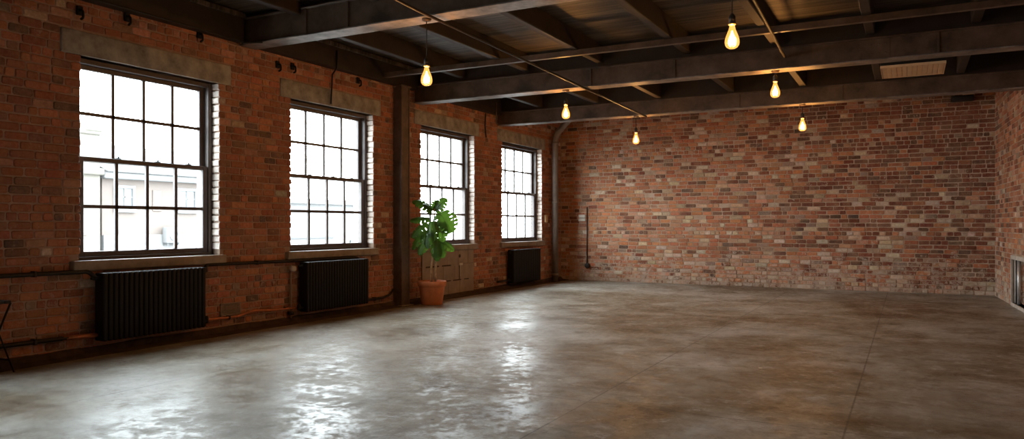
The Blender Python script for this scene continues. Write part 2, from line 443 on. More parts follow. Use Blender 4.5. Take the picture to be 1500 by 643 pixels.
o = obj('trim_1', mb, M['pale_mortar']); struct(o, 'pale mortar edging round the pipe recess in the right wall', 'trim')

# wall behind the camera, floor, ceiling -------------------
mb = MB(); frF = lambda u, v, w: (u, YF + w, v)
wall_bricks(mb, frF, XL, 2.3, 3.76, .08, (.215, .285), [], pal_right, jit=.005)
core(mb, [XL - .36, 2.7], [-.05, ZC + .2], lambda u, v: True, frF, -.008, -TH, 1)
o = obj('wall_front', mb, [M['brick_back'], M['mortar_back'], M['white_brick']], attr=True); struct(o, 'brick wall behind the viewer', 'wall')
mb = MB(); mb.box(XL - .36, 2.7, YF - .36, YB + .36, -.2, 0)
struct(obj('floor', mb, M['floor']), 'worn polished concrete floor', 'floor')
mb = MB(); mb.box(XL - .36, 2.7, YF - .36, YB + .36, ZC, ZC + .2)
struct(obj('ceiling', mb, M['deck']), 'dark board ceiling deck', 'ceiling')
# rough fillet at the window wall foot, its wide dark skirt painting in floor shade
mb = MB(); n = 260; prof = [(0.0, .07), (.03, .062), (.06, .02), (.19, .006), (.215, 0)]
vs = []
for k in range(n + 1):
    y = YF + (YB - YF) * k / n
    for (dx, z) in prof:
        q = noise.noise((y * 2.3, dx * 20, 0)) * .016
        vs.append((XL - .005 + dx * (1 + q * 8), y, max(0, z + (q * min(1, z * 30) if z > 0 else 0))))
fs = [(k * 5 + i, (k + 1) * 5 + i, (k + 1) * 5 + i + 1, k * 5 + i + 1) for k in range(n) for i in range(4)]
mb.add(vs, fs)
struct(obj('baseboard_left', mb, M['kerb']), 'rough dark fillet with a painted shade strip along the foot of the window wall', 'baseboard')

# ------------------------------------------------------------------ windows
def make_window(i, a, b):
    root = bpy.data.objects.new('window_%d' % i, None); COL.objects.link(root); root.location = (XL - .14, (a + b) / 2, ZS)  # window_5 and window_6 are the added, unseen fill windows
    struct(root, 'tall sash window', 'window')
    xf = XL - .12                                    # room-side face of the frame
    z0, z1 = ZS, ZH
    f = MB(); w = .052
    f.box(xf - .13, xf, a - .02, a + w, z0 - .01, z1 + .01, .004)
    f.box(xf - .13, xf, b - w, b + .02, z0 - .01, z1 + .01, .004)
    f.box(xf - .13, xf - .001, a + w, b - w, z1 - .045, z1 + .01, .004)
    f.box(xf - .13, xf + .006, a + w, b - w, z0 - .01, z0 + .03, .004)
    # parting beads
    for y in (a + w, b - w): f.box(xf - .068, xf - .058, y - .012, y + .012, z0, z1)
    obj('window_frame', f, M['frame'], root)
    r = MB(); r.box(XL - TH - .01, xf - .13, a - .03, a + .006, z0, z1); r.box(XL - TH - .01, xf - .13, b - .006, b + .03, z0, z1)
    r.box(XL - TH - .01, xf - .13, a, b, z1 - .006, z1 + .03); r.box(XL - TH - .06, xf - .13, a - .02, b + .02, z0 - .04, z0 + .006)
    obj('outer_reveal', r, M['reveal'], root, 'pale outer reveal behind the glass')
    mid = 1.895
    def sash(name, za, zb, xo, thin, bot):
        s = MB(); st = .062; m = .0165 if thin else .0175
        A, B = a + w, b - w
        s.box(xo - .045, xo, A, A + st, za, zb, .004); s.box(xo - .045, xo, B - st, B, za, zb, .004)
        s.box(xo - .045, xo, A + st, B - st, zb - .045, zb, .004)
        s.box(xo - .045, xo, A + st, B - st, za, za + bot, .004)
        for k in (1, 2, 3):
            y = A + st + (B - A - 2 * st) * k / 4
            s.box(xo - .038, xo - .006, y - m, y + m, za + bot, zb - .045, .003)
        z = (za + bot + zb - .045) / 2
        s.box(xo - .038, xo - .006, A + st, B - st, z - m, z + m, .003)
        o = obj(name, s, M['frame'], root)
        p = MB(); p.box(xo - .025, xo - .021, A + st - .005, B - st + .005, za + bot - .005, zb - .04)
        obj('pane', p, M['glass'], o)
        return o
    up = sash('upper_sash', mid - .022, z1 - .045, xf - .07, True, .045)
    lo = sash('lower_sash', z0 + .03, mid + .024, xf - .012, False, .05)
    for k in (.3, .58, .82):
        q = MB(); y = a + (b - a) * k
        q.box(xf - .055, xf - .02, y - .028, y + .028, mid + .023, mid + .034, .004); q.box(xf - .044, xf - .03, y + .0, y + .012, mid + .03, mid + .052, .003)
        obj('sash_lock', q, M['black_iron'], lo)
    s = MB(); s.box(XL - .2, XL + .055, a - .1, b + .06, .805, ZS, .012, 2)
    obj('window_sill', s, M['sill'], root)
    l = MB(); l.box(XL - .2, XL + .008, a - .19, b + .17, ZH, ZLT, .012, 2)
    obj('lintel', l, M['concrete'], root)
for i, (a, b) in enumerate(WINS): make_window(i + 1, a, b)
for i, (a, b) in enumerate(BACK): make_window(i + 5, a, b)

# ------------------------------------------------------------------ steel beams, joists, columns
def i_beam(name, label, y, zb, zt, w, x0, x1, splices, stiff):
    root = thing(name, label, 'beam', ((x0 + x1) / 2, y + w / 2, zb), 'steel ceiling beams')
    c = y + w / 2
    m = MB(); m.box(x0, x1, c - .02 - w * .28, c + .02 + w * .28, zb + .014, zt - .012); obj('web', m, M['beam'], root)
    m = MB(); m.box(x0, x1, y, y + w, zb, zb + .016, .003); obj('bottom_flange', m, M['flange'], root, 'paler underside flange')
    m = MB(); m.box(x0, x1, y - .01, y + w + .01, zt - .016, zt, .003); obj('top_flange', m, M['beam'], root)
    for s in stiff:
        m = MB(); m.box(s - .012, s + .012, y + .012, c, zb + .016, zt - .016, .002); obj('stiffener', m, M['beam'], root)
    for s in splices:
        m = MB(); m.box(s - .16, s + .16, y + .028, y + .045, zb + .02, zt - .02, .003)
        for dx in (-.11, -.04, .04, .11):
            for dz in (.3, .7): m.lathe([(.012, 0), (.012, .001)], 0, 0, 6) if False else m.box(s + dx - .01, s + dx + .01, y + .016, y + .03, zb + (zt - zb) * dz - .01, zb + (zt - zb) * dz + .01, .003)
        obj('splice_plate', m, M['beam'], root)
    m = MB(); m.box(x0, x1, c - .05, c + .05, zt, ZC, 0); obj('packing_timber', m, M['joist'], root)
    return root
i_beam('steel_beam', 'nearest dark steel ceiling beam, running out over the first window pier', 6.245, 3.362, 3.68, .25, -6.97, 1.72, [-2.2], [-5.95, -5.35, -3.2, -.6])
i_beam('steel_beam', 'middle dark steel ceiling beam, meeting the wall at the brown column', 9.75, 3.19, 3.46, .24, -6.97, 1.56, [-.35], [-3.95, -2.75, .3])
i_beam('steel_beam', 'farthest dark steel ceiling beam, just in front of the far brick wall', 12.5, 3.155, 3.41, .22, -6.97, 1.43, [-5.9], [-2.45, -.9])
def wall_beam(label, y0, y1, zb, d):
    root = thing('wall_beam', label, 'beam', (XL + d / 2, (y0 + y1) / 2, zb), 'timbers along the top of the window wall')
    m = MB(); m.box(XL - .004, XL + d, y0, y1, zb, ZC, .006); obj('timber', m, M['joist'], root)
    if y0 < 0:
        m = MB(); m.tube([(-6.876, 3.0, 3.402), (-6.876, 4.6, 3.404), (-6.876, 5.6, 3.40), (-6.85, 6.2, 3.372), (-6.6, 6.25, 3.358)], .009, 6); obj('cable', m, M['black_plastic'], root)
    m = MB(); m.box(XL + d - .003, XL + d + .035, y0, y1, 3.665, 3.72, .006); obj('ledger', m, M['deck'], root)
wall_beam('dark timber along the wall top above the nearest window', YF, 6.24, 3.395, .12)
wall_beam('dark timber along the wall top above the second window', 6.5, 9.745, 3.385, .12)
wall_beam('dark timber along the wall top above the two far windows', 9.995, 12.495, 3.345, .12)
JX = [-6.05, -4.95, -3.8, -2.57, -1.47, -.4, .66]
desc = ['above the far left windows', 'second from the window wall', 'third from the window wall', 'in the middle of the bay', 'over the right row of bulbs', 'right of the bulbs', 'nearest the right wall']
for bay, (ya, yb, zj, nm) in enumerate([(YF, 6.25, 3.60, 'before the nearest steel beam'), (6.485, 9.76, 3.5, 'between the nearest and middle steel beams'), (9.98, 12.51, 3.43, 'between the middle and farthest steel beams')]):
    for k, x in enumerate(JX):
        w = .05
        m = MB(); m.box(x - w, x + w, ya, yb, zj, ZC + .002, .008)
        o = obj('ceiling_joist', m, M['joist'])
        tag(o, 'dark ceiling joist %s, %s' % (nm, desc[k]), 'joist', 'dark ceiling joists')
# thin steel rail crossing below the joists
m = MB(); m.box(XL + .1, 1.6, 8.86, 8.93, 3.435, 3.475, .004); m.box(XL + .1, 1.6, 8.86, 8.868, 3.47, 3.505)
tag(obj('cross_rail', m, M['beam']), 'thin steel rail crossing under the joists before the middle beam', 'rail')

# column against the window wall
root = thing('steel_column', 'brown steel column against the wall between second and third windows', 'column', (-6.93, 9.36, 0))
m = MB(); m.box(XL - .01, -6.855, 9.27, 9.47, .012, 3.38, .006); obj('shaft', m, M['steel_post'], root)
m = MB(); m.box(XL - .01, -6.845, 9.262, 9.285, .012, 3.38, .003); m.box(XL - .01, -6.845, 9.455, 9.478, .012, 3.38, .003); obj('flange', m, M['steel_post'], root)
m = MB(); m.box(XL - .01, -6.80, 9.22, 9.52, 0, .014, .003); obj('base_plate', m, M['sill'], root, 'pale base plate')
m = MB(); m.box(XL - .01, -6.83, 9.24, 9.50, 3.375, 3.395, .003); obj('cap_plate', m, M['steel_post'], root)
m = MB(); m.box(-6.99, -6.955, 9.243, 9.26, 3.36, 3.47, .003); obj('pale_angle', m, M['sill'], root, 'pale little angle bracket at the top')

# corner duct pipe
root = thing('drain_pipe', 'grey-brown vertical pipe in the far left corner, bending under the last beam', 'pipe', (-6.86, 14.9, 0))
m = MB(); m.tube(arc([(-6.86, 14.9, 0), (-6.86, 14.9, 3.2), (-6.62, 14.9, 3.44), (-6.35, 14.9, 3.73)], .16, 8), .07, 18); obj('pipe_run', m, M['duct'], root)
for z in (.12, 1.7, 3.0):
    m = MB(); m.lathe([(.07, z), (.082, z + .005), (.082, z + .06), (.07, z + .065)], -6.86, 14.9, 18); obj('collar', m, M['duct'], root)

# conduits under the beams
root = thing('ceiling_conduit', 'thin conduit running under the beams along the left row of bulbs', 'conduit', (-4.15, 8, 3.25), 'ceiling conduits')
m = MB(); m.tube([(-4.30, 2.0, 3.56), (-4.24, 6.0, 3.345), (-4.03, 9.78, 3.172), (-4.05, 12.6, 3.138)], .016, 8); obj('tube', m, M['dark_pipe'], root)
root = thing('ceiling_conduit', 'thin conduit running overhead along the right row of bulbs', 'conduit', (-1.35, 8, 3.3), 'ceiling conduits')
m = MB(); m.tube([(-1.22, 4.2, 3.345), (-1.25, 6.6, 3.345), (-1.36, 9.77, 3.335)], .018, 8); obj('tube', m, M['dark_pipe'], root)

# ------------------------------------------------------------------ bulbs
def bulb(x, y, zc, ztop, label, p):
    root = thing('pendant_bulb', label, 'lamp', (x, y, ztop), 'bare hanging light bulbs')
    H = .25; zb = zc - H * .5; s = H / .25
    prof = [(.004, 0), (.026, .003), (.043, .013), (.055, .03), (.0595, .052), (.058, .075), (.05, .105), (.038, .135), (.028, .16), (.023, .18), (.021, .2)]
    gm = MB(); gm.lathe([(r * s, zb + z * s) for r, z in prof], x, y, 28)
    ob = obj('glass_bulb', gm, M['bulb'], root)
    fm = MB(); fm.lathe([(.006, zb + .03 * s), (.026, zb + .038 * s), (.032, zb + .058 * s), (.027, zb + .09 * s), (.013, zb + .12 * s), (.004, zb + .15 * s)], x, y, 12)
    obj('filament', fm, M['filament'], ob)
    c = MB(); c.lathe([(.021, zb + .195), (.031, zb + .2), (.031, zb + .206), (.022, zb + .215)], x, y, 20); obj('cap_ring', c, M['brass'], root, 'bright brass cap ring')
    c = MB(); c.lathe([(.020, zb + .21), (.028, zb + .218), (.028, zb + .265), (.016, zb + .285), (.006, zb + .30)], x, y, 20); obj('socket', c, M['black_plastic'], root)
    c = MB(); c.tube([(x, y, zb + .29), (x, y, ztop - .01)], .005, 8); obj('cord', c, M['black_plastic'], root)
    c = MB(); c.lathe([(.012, ztop - .03), (.045, ztop - .02), (.05, ztop), ], x, y, 20); obj('ceiling_rose', c, M['beam'], root)
    li = bpy.data.lights.new('bulb_light', 'POINT'); li.energy = p; li.color = (1, .5, .17); li.shadow_soft_size = .04
    lo = bpy.data.objects.new('bulb_light', li); COL.objects.link(lo); lo.location = (0, 0, zb + .07 - ztop); lo.parent = root
BP = 85
bulb(-4.37, 6.34, 2.80, 3.362, 'glowing bulb on a long cord, first of the left row, before the column', BP)
bulb(-4.365, 9.85, 2.90, 3.19, 'glowing bulb under the middle beam, second of the left row', BP)
bulb(-4.22, 12.55, 2.785, 3.155, 'small glowing bulb against the far bricks, last of the left row', BP)
bulb(-1.29, 6.30, 2.83, 3.362, 'largest glowing bulb, nearest of the right row at the top of the picture', BP)
bulb(-1.485, 9.85, 2.975, 3.19, 'glowing bulb under the middle beam, second of the right row', BP)
bulb(-1.485, 12.58, 2.855, 3.155, 'small glowing bulb against the far bricks, last of the right row', BP)

# ------------------------------------------------------------------ radiators
def radiator(label, y0, y1, z0, z1, n, valve_side):
    root = thing('radiator', label, 'radiator', (-6.9, (y0 + y1) / 2, z0), 'black cast iron radiators under the windows')
    x0, x1 = -6.955, -6.81; p = (y1 - y0) / n
    for k in range(n):
        y = y0 + p * k
        s = MB(); s.box(x0, x1, y + .0015, y + p - .0015, z0, z1, min(.018, p * .36), 3)
        obj('section', s, M['black_iron'], root)
    h = MB()
    for z in (z0 + .06, z1 - .05): h.tube([(-6.89, y0 + .01, z), (-6.89, y1 - .01, z)], .03, 12)
    obj('hub_tube', h, M['black_iron'], root)
    for y in (y0 + .2, y1 - .2):
        for z in (z0 + .1, z1 - .13):
            b = MB(); b.box(XL + .004, x0 + .02, y - .02, y + .02, z, z + .03, .003); obj('wall_bracket', b, M['black_iron'], root)
    for y, d in ((y0, -1), (y1, 1)):
        v = MB(); v.tube([(-6.89, y - d * .01, z1 - .05), (-6.89, y + d * .05, z1 - .05)], .02, 12); v.tube([(-6.89, y + d * .045, z1 - .05), (-6.89, y + d * .075, z1 - .05)], .013, 8)
        obj('bleed_plug', v, M['black_iron'], root)
    v = MB(); y = y0 if valve_side < 0 else y1; d = valve_side
    v.tube([(-6.89, y - d * .01, z0 + .06), (-6.89, y + d * .07, z0 + .06)], .017, 10); v.lathe([(.02, z0 + .03), (.024, z0 + .05), (.024, z0 + .09), (.014, z0 + .11)], -6.89, y + d * .065, 12)
    obj('valve', v, M['black_iron'], root)
radiator('largest black ribbed radiator, under the nearest window', 4.46, 5.645, .125, .785, 22, 1)
radiator('black ribbed radiator under the second window, left of the column', 7.20, 8.44, .125, .768, 24, -1)
radiator('smaller looking black radiator under the last window by the far corner', 12.87, 14.08, .095, .757, 24, -1)

# heating pipes
def pipe(label, pts, r, m, clips=(), name='heating_pipe', grp='heating pipes on the window wall', tip=None):
    root = thing(name, label, 'pipe', pts[0], grp)
    t = MB(); t.tube(arc(pts, .04), r, 10); obj('pipe_run', t, M[m], root)
    for c in clips:
        q = MB(); q.box(XL + .004, c[0] + r + .004, c[1] - .012, c[1] + .012, c[2] - r - .006, c[2] + r + .006, .003); obj('clip', q, M['dark_pipe'], root)
    if tip:
        q = MB(); q.tube(tip, r * 1.06, 10); obj('copper_end', q, M['copper'], root, 'bare copper end')
px = -6.955
pipe('long dark pipe at sill height left of the nearest radiator', [(px, YF + .1, .806), (px, 2.5, .806), (px, 4.40, .80), (-6.89, 4.43, .74)], .021, 'dark_pipe', [(px, 2.2, .806), (px, 3.9, .803)])
pipe('dark pipe under the sills between the nearest and second radiators', [(-6.89, 5.70, .735), (px, 5.76, .80), (px, 6.6, .79), (px, 7.40, .785), (px, 8.3, .783), (px, 8.45, .75)], .019, 'dark_pipe', [(px, 6.5, .792)])
pipe('low dark pipe with a copper end left of the nearest radiator', [(px, YF + .1, .2), (px, 2.5, .2), (px, 4.1, .19), (-6.92, 4.47, .185)], .021, 'dark_pipe', [(px, 2.6, .2), (px, 3.9, .192)], tip=[(px + .003, 4.15, .189), (-6.917, 4.48, .185)])
pipe('low copper pipe curving between the nearest and second radiators', [(-6.90, 5.66, .185), (px, 5.8, .18), (px, 6.2, .172), (px, 6.45, .215), (px, 6.75, .19), (-6.92, 7.22, .185)], .014, 'copper', [(px, 6.08, .175), (px, 6.98, .188)])
pipe('low dark pipe running from the second radiator to the column', [(-6.90, 8.43, .16), (px, 8.55, .155), (px, 8.95, .155), (px, 9.12, .19), (px, 9.2, .26)], .017, 'dark_pipe', [(px, 8.75, .155)])
pipe('short rusty pipe stub left of the far radiator', [(-6.96, 12.45, .15), (-6.9, 12.55, .16), (-6.89, 12.83, .16)], .022, 'dark_pipe')
# thin riser and pale valve beside the second radiator
root = thing('riser_pipe', 'thin vertical pipe with a pale valve head left of the second radiator', 'pipe', (px, 7.06, .1))
m = MB(); m.tube([(px, 7.06, .06), (px, 7.06, .74)], .012, 8); obj('pipe_run', m, M['board'], root)
m = MB(); m.tube([(px, 7.06, .69), (-6.89, 7.06, .69)], .033, 12); obj('valve_head', m, M['white_paint'], root, 'pale valve head')
m = MB(); m.lathe([(.022, .10), (.04, .105), (.04, .14), (.022, .145)], px, 7.06, 12); obj('floor_valve', m, M['dark_pipe'], root)

# vent grille
root = thing('vent_grille', 'small brown slatted vent grille low on the wall between the first two radiators', 'vent', (-6.99, 6.13, .19))
m = MB(); a, b, c, d = 5.99, 6.285, .192, .338
m.box(XL - .01, XL + .012, a, b, c, c + .014, .002); m.box(XL - .01, XL + .012, a, b, d - .014, d, .002); m.box(XL - .01, XL + .012, a, a + .014, c, d, .002); m.box(XL - .01, XL + .012, b - .014, b, c, d, .002)
obj('frame', m, M['board'], root)
obj('duct_opening', MB().box(XL - .006, XL + .002, a + .005, b - .005, c + .005, d - .005), M['black_iron'], root)
m = MB()
for k in range(8):
    z = c + .02 + k * .0145
    m.box(XL + .0, XL + .012, a + .012, b - .012, z, z + .005, 0, rot=Matrix.Rotation(.5, 3, 'Y'), piv=(XL + .006, 0, z))
obj('slats', m, M['board'], root)

# iron hooks along the wall top
hd = ['above the left end of the nearest lintel', 'above the nearest window, second along', 'above the right end of the nearest lintel', 'left one above the second window', 'right of the left one above the second window', 'above the right end of the second lintel']
for (y, z), t in zip([(4.34, 3.27), (4.83, 3.33), (5.70, 3.35), (6.87, 3.235), (7.125, 3.26), (8.42, 3.30)], hd):
    root = thing('iron_bracket', 'small black iron bracket ' + t, 'bracket', (-6.98, y, z), 'small iron brackets')
    m = MB(); m.box(XL - .01, XL + .02, y - .03, y + .03, z - .02, z + .07, .006); obj('plate', m, M['black_iron'], root)
    m = MB(); m.tube(arc([(XL + .01, y, z + .03), (XL + .06, y, z + .02), (XL + .065, y, z - .05), (XL + .03, y, z - .06)], .03), .012, 8); obj('hook', m, M['black_iron'], root)
# rods
m = MB(); m.tube([(-6.868, 7.829, 3.62), (-6.868, 7.829, 3.385), (-6.95, 7.829, 3.30), (-6.975, 7.829, 2.90)], .011, 8)
tag(obj('hanging_rod', m, M['black_iron']), 'thin dark rod hanging down over the second lintel', 'rod')
m = MB(); m.tube([(-6.87, 12.27, 3.56), (-6.87, 12.27, 3.155)], .012, 8)
tag(obj('hanging_rod', m, M['steel_post']), 'thin rod beside the left end of the farthest beam', 'rod')
m = MB(); m.tube([(-6.988, 12.07, 3.33), (-6.988, 12.05, 3.1), (-6.988, 12.09, 2.88)], .012, 6)
tag(obj('loose_cable', m, M['dark_pipe']), 'short dark cable on the bricks between the third and fourth windows', 'cable')

# boarded panel under the third window
root = thing('board_panel', 'taupe boarded panel with slots under the third window, behind the plant', 'panel', (-6.98, 10.8, 0))
m = MB(); m.box(XL + .005, XL + .012, 10.0, 11.62, .03, .803, .003); obj('backing', m, M['kerb'], root, 'dark backing seen through the slots')
xs = [10.0, 10.42, 10.80, 11.17, 11.62]
def boards(z0, z1, cuts, wd):
    for i in range(len(cuts) - 1):
        q = MB(); q.box(XL + .008, XL + wd, cuts[i] + .003, cuts[i + 1] - .003, z0, z1, .003); obj('board', q, M['board'], root)
boards(.03, .272, [10.0, 10.4, 10.78, 11.15, 11.62], .026)
boards(.292, .535, [10.0, 10.30, 10.62, 10.98, 11.12], .024); boards(.292, .56, [11.14, 11.62], .03)
boards(.56, .803, [10.0, 10.36, 10.74, 11.09], .024); boards(.562, .803, [11.09, 11.42, 11.62], .024)
q = MB()
for (a, b, c, d) in ((10.2, 10.38, .27, .295), (10.86, 10.93, .27, .295), (11.2, 11.29, .27, .295), (11.45, 11.62, .27, .295), (10.0, 10.1, .533, .562), (10.5, 10.58, .533, .562), (10.86, 11.1, .533, .562)):
    q.box(XL + .008, XL + .022, a, b, c, d, .002)
obj('batten', q, M['board'], root)
q = MB(); q.box(XL + .01, XL + .045, 11.10, 11.22, .535, .575, .006); q.box(XL + .01, XL + .036, 11.145, 11.16, .34, .54, .003); obj('catch', q, M['white_paint'], root, 'small pale catch')
q = MB(); q.lathe([(.03, 0), (.03, .01)], 0, 0, 16); q.v = [(XL + .018 + z, 11.14 + x, .70 + y) for x, y, z in q.v]; obj('knot_hole', q, M['kerb'], root, 'dark round knot')

# switch box, wall plate with cable
root = thing('switch_box', 'small brassy switch box on the wall left of the corner pipe', 'switch', (-6.98, 14.66, 1.38))
m = MB(); m.box(XL - .005, XL + .05, 14.62, 14.72, 1.30, 1.46, .008, 2); obj('box', m, M['cream'], root)
m = MB(); m.box(XL + .048, XL + .06, 14.65, 14.69, 1.36, 1.40, .003); obj('toggle', m, M['brass'], root)
root = thing('wall_plate', 'pale double socket plate on the far brick wall near the left corner', 'socket', (-6.47, 15.49, 1.4))
m = MB(); m.box(-6.55, -6.39, YB - .028, YB + .01, 1.405, 1.475, .006, 2); m.box(-6.55, -6.39, YB - .028, YB + .01, 1.325, 1.395, .006, 2); obj('plate', m, M['white_paint'], root)
m = MB(); m.box(-6.54, -6.40, YB - .02, YB + .005, 1.393, 1.407); obj('seam', m, M['kerb'], root)
root = thing('wall_cable', 'vertical black cable with a round plug low on the far brick wall', 'cable', (-6.345, 15.47, .33))
m = MB(); m.tube([(-6.345, YB - .014, 1.64), (-6.345, YB - .014, .35)], .014, 8); obj('cable', m, M['black_plastic'], root)
m = MB(); m.lathe([(.02, 0), (.058, .004), (.058, .05), (.03, .065)], 0, 0, 16); m.v = [(-6.33 + x, YB - .003 - z, .335 + y) for x, y, z in m.v]; obj('plug', m, M['black_plastic'], root)

# box fixture with tan slatted underside
root = thing('ceiling_vent', 'dark boxed vent with a tan slatted underside hung behind the middle beam, right', 'vent', (.04, 10.45, 3.15))
m = MB(); m.box(-.3, .385, 10.10, 10.82, 3.165, 3.40, .004); obj('housing', m, M['black_iron'], root)
m = MB(); n = 12; wv = (.665) / n
for k in range(n): m.box(-.29 + k * wv, -.29 + (k + 1) * wv - .006, 10.11, 10.81, 3.15, 3.166, .002)
m.box(-.295, .38, 10.105, 10.815, 3.158, 3.167); obj('slats', m, M['tan_slat'], root, 'tan slatted underside')
m = MB(); m.box(-.305, -.296, 10.095, 10.825, 3.147, 3.175); m.box(.381, .39, 10.095, 10.825, 3.147, 3.175); m.box(-.305, .39, 10.09, 10.10, 3.147, 3.175); m.box(-.305, .39, 10.82, 10.83, 3.147, 3.175); obj('trim', m, M['tan_slat'], root)
m = MB()
for x, y in ((-.25, 10.2), (.33, 10.2), (-.25, 10.7), (.33, 10.7)): m.tube([(x, y, 3.39), (x, y, ZC)], .008, 6)
obj('hanger', m, M['black_iron'], root)
root = thing('wall_fixture', 'small black oblong fixture at the top right of the far brick wall', 'fixture', (.84, 15.4, 3.5))
m = MB(); m.box(.67, 1.01, 15.3, YB + .004, 3.44, 3.53, .008, 2); obj('body', m, M['black_plastic'], root)
m = MB(); m.box(.84, 1.02, 15.32, YB, 3.528, 3.545, .003); obj('lit_top', m, M['tan_slat'], root, 'top coloured pale as if lit')  # pale colour stands in for light on the fixture's top

# pipes in the recess of the right wall
for k, (u, r, mt, lb) in enumerate([(1.80, .022, 'white_paint', 'pale upright pipe in the recess of the right wall'), (1.92, .03, 'black_plastic', 'black upright pipe in the recess of the right wall, beside the pale one'), (2.03, .026, 'silver_pipe', 'grey upright pipe in the recess of the right wall, nearest of the three')]):
    p0 = frR(u, NICHE[2], -.045); p1 = frR(u, NICHE[3], -.045)
    root = thing('recess_pipe', lb, 'pipe', p0, 'pipes in the wall recess')
    m = MB(); m.tube([p0, p1], r, 12); obj('pipe_run', m, M[mt], root)

# ------------------------------------------------------------------ folding chair at the left edge
root = thing('folding_stool', 'dark folding stool with crossed legs, cut off by the left edge of the picture', 'stool', (-6.8, 3.3, 0))
def bar(name, pts, r=.009, m='black_iron'):
    q = MB(); q.tube(pts, r, 8); obj(name, q, M[m], root)
for x in (-6.90, -6.70):
    bar('leg', [(x, 3.33, 0), (x, 3.46, .33), (x, 3.565, .59)]); bar('leg', [(x + .012, 3.585, 0), (x + .012, 3.47, .33), (x + .012, 3.36, .59)], .007)
bar('stretcher', [(-6.90, 3.38, .12), (-6.70, 3.38, .12)], .007); bar('stretcher', [(-6.90, 3.545, .11), (-6.69, 3.545, .11)], .007)
q = MB()
for k in range(4): q.box(-6.92, -6.69, 3.335 + k * .06, 3.335 + k * .06 + .052, .585, .61, .005)
obj('seat', q, M['joist'], root)

# ------------------------------------------------------------------ potted plant
pc = Vector((-6.60, 9.72, 0))
root = thing('potted_plant', 'tall split-leaf green plant in a terracotta pot beside the column', 'plant', pc)
m = MB(); m.lathe([(.155, 0), (.165, .01), (.20, .27), (.205, .285), (.222, .29), (.228, .36), (.222, .37), (.205, .37), (.198, .31)], pc.x, pc.y, 40); obj('pot', m, M['terracotta'], root)
m = MB()
prof = [(.002, .345), (.06, .342), (.12, .335), (.17, .33), (.2, .322)]
m.lathe(prof, pc.x, pc.y, 24, caps=False)
m.v = [(x + U(-.006, .006), y + U(-.006, .006), z + U(-.008, .01)) for x, y, z in m.v]; obj('soil', m, M['soil'], root)
# plane facing the viewer through the pot: ax = to the right in the photo
ax = Vector((.8826, .47, 0)); ay = Vector((-.47, .8826, 0))
def pp(dx, z, dep=0): return pc + ax * dx + ay * dep + Vector((0, 0, z))
stem_top = pp(.04, 1.50)
m = MB(); m.tube([pp(.0, .33, -.02), pp(-.01, .55, -.02), pp(.015, .78, -.01), pp(.03, 1.0), pp(.035, 1.25), pp(.04, 1.5)], [.021, .018, .017, .016, .014, .009], 10); obj('stem', m, M['cane'], root)
m = MB(); m.tube([pp(.05, .33, .02), pp(.055, .55, .02), pp(.07, .8, .02), pp(.06, 1.0, .02), pp(.05, 1.2, .01)], [.022, .02, .018, .014, .008], 10); obj('stem', m, M['cane'], root)
def leaf(st, base, tip, W, nh, arch=.1, droop=.25, nl=5, closed=.55, gap=.2):
    st, base, tip = Vector(st), Vector(base), Vector(tip)
    L = (tip - base).length; t = (tip - base).normalized(); nh = Vector(nh)
    side = t.cross(nh).normalized(); n = side.cross(t).normalized()
    mb = MB(); NU = 9; NV = 5
    def hw(v):
        return W * (max(0, 1 - ((v - .36) / .66) ** 2)) ** .62 if v > .36 else W * (.62 + .38 * math.sin(PI / 2 * v / .36))
    for s in (-1, 1):
        for k in range(nl):
            v0, v1 = k / nl, (k + 1) / nl; cl = R() < closed; st0 = U(.38, .6); W = W
            vs = []
            for i in range(NU):
                u = i / (NU - 1)
                q = max(0, (u - st0) / (1 - st0))
                gq = (math.sin(PI * min(1, q / .8)) * .9 if cl else q ** .6) * gap / nl
                a = v0 + (gq * .5 if k > 0 else 0); b = v1 - (gq * .5 if k < nl - 1 else 0)
                for j in range(NV):
                    v = a + (b - a) * j / (NV - 1)
                    rnd = 1 - .10 * (2 * (j / (NV - 1)) - 1) ** 2 * q
                    uu = u * rnd
                    w = hw(v)
                    along = (v * 1.0 + uu * .10 * (1 - v) - (.12 * uu * max(0, 1 - v * 4))) * L
                    vs.append(base + t * along + side * (s * uu * w) + n * (arch * 4 * v * (1 - v) * L * .5 - arch * v * v * L * .35 - droop * uu * uu * w + .05 * W * math.sin(uu * 3) ))
            fs = []
            for i in range(NU - 1):
                for j in range(NV - 1):
                    f = (i * NV + j, i * NV + j + 1, (i + 1) * NV + j + 1, (i + 1) * NV + j)
                    fs.append(f if s > 0 else f[::-1])
            mb.add(vs, fs, 0, smooth=True)
    o = obj('leaf', mb, M['leaf'], root)
    c = MB(); mid = (st + base) / 2 + Vector((0, 0, .03)); c.tube([st, mid, base, base + t * L * .5 + n * arch * L * .5, tip + n * (-arch * L * .35)], [.008, .007, .006, .004, .0015], 6); obj('leaf_stalk', c, M['petiole'], o)
S = lambda z: pp(.035, z)
vw = -ay                                                    # towards the viewer
up = Vector((0, 0, 1))
leaf(S(1.48), pp(.0, 1.47, 0), pp(-.29, 1.63, -.04), .12, up + vw * .7, .2, .2)
leaf(S(1.48), pp(.0, 1.46, -.03), pp(-.12, 1.56, -.14), .09, up + vw * .9, .1, .2)
leaf(S(1.49), pp(.05, 1.46, .0), pp(.23, 1.66, -.02), .11, up * .6 + vw, .15, .2)
leaf(S(1.48), pp(.03, 1.46, .0), pp(.07, 1.64, .06), .09, up * .4 + vw, .1, .25)
leaf(S(1.25), pp(.14, 1.43, -.05), pp(.33, 1.13, -.10), .20, vw + up * .25 + ax * .1, .1, .2, 6, .85, .45)
leaf(S(1.2), pp(.16, 1.3, -.07), pp(.18, .98, -.12), .10, vw + ax * .2, .1, .25, 4, 0, .05)
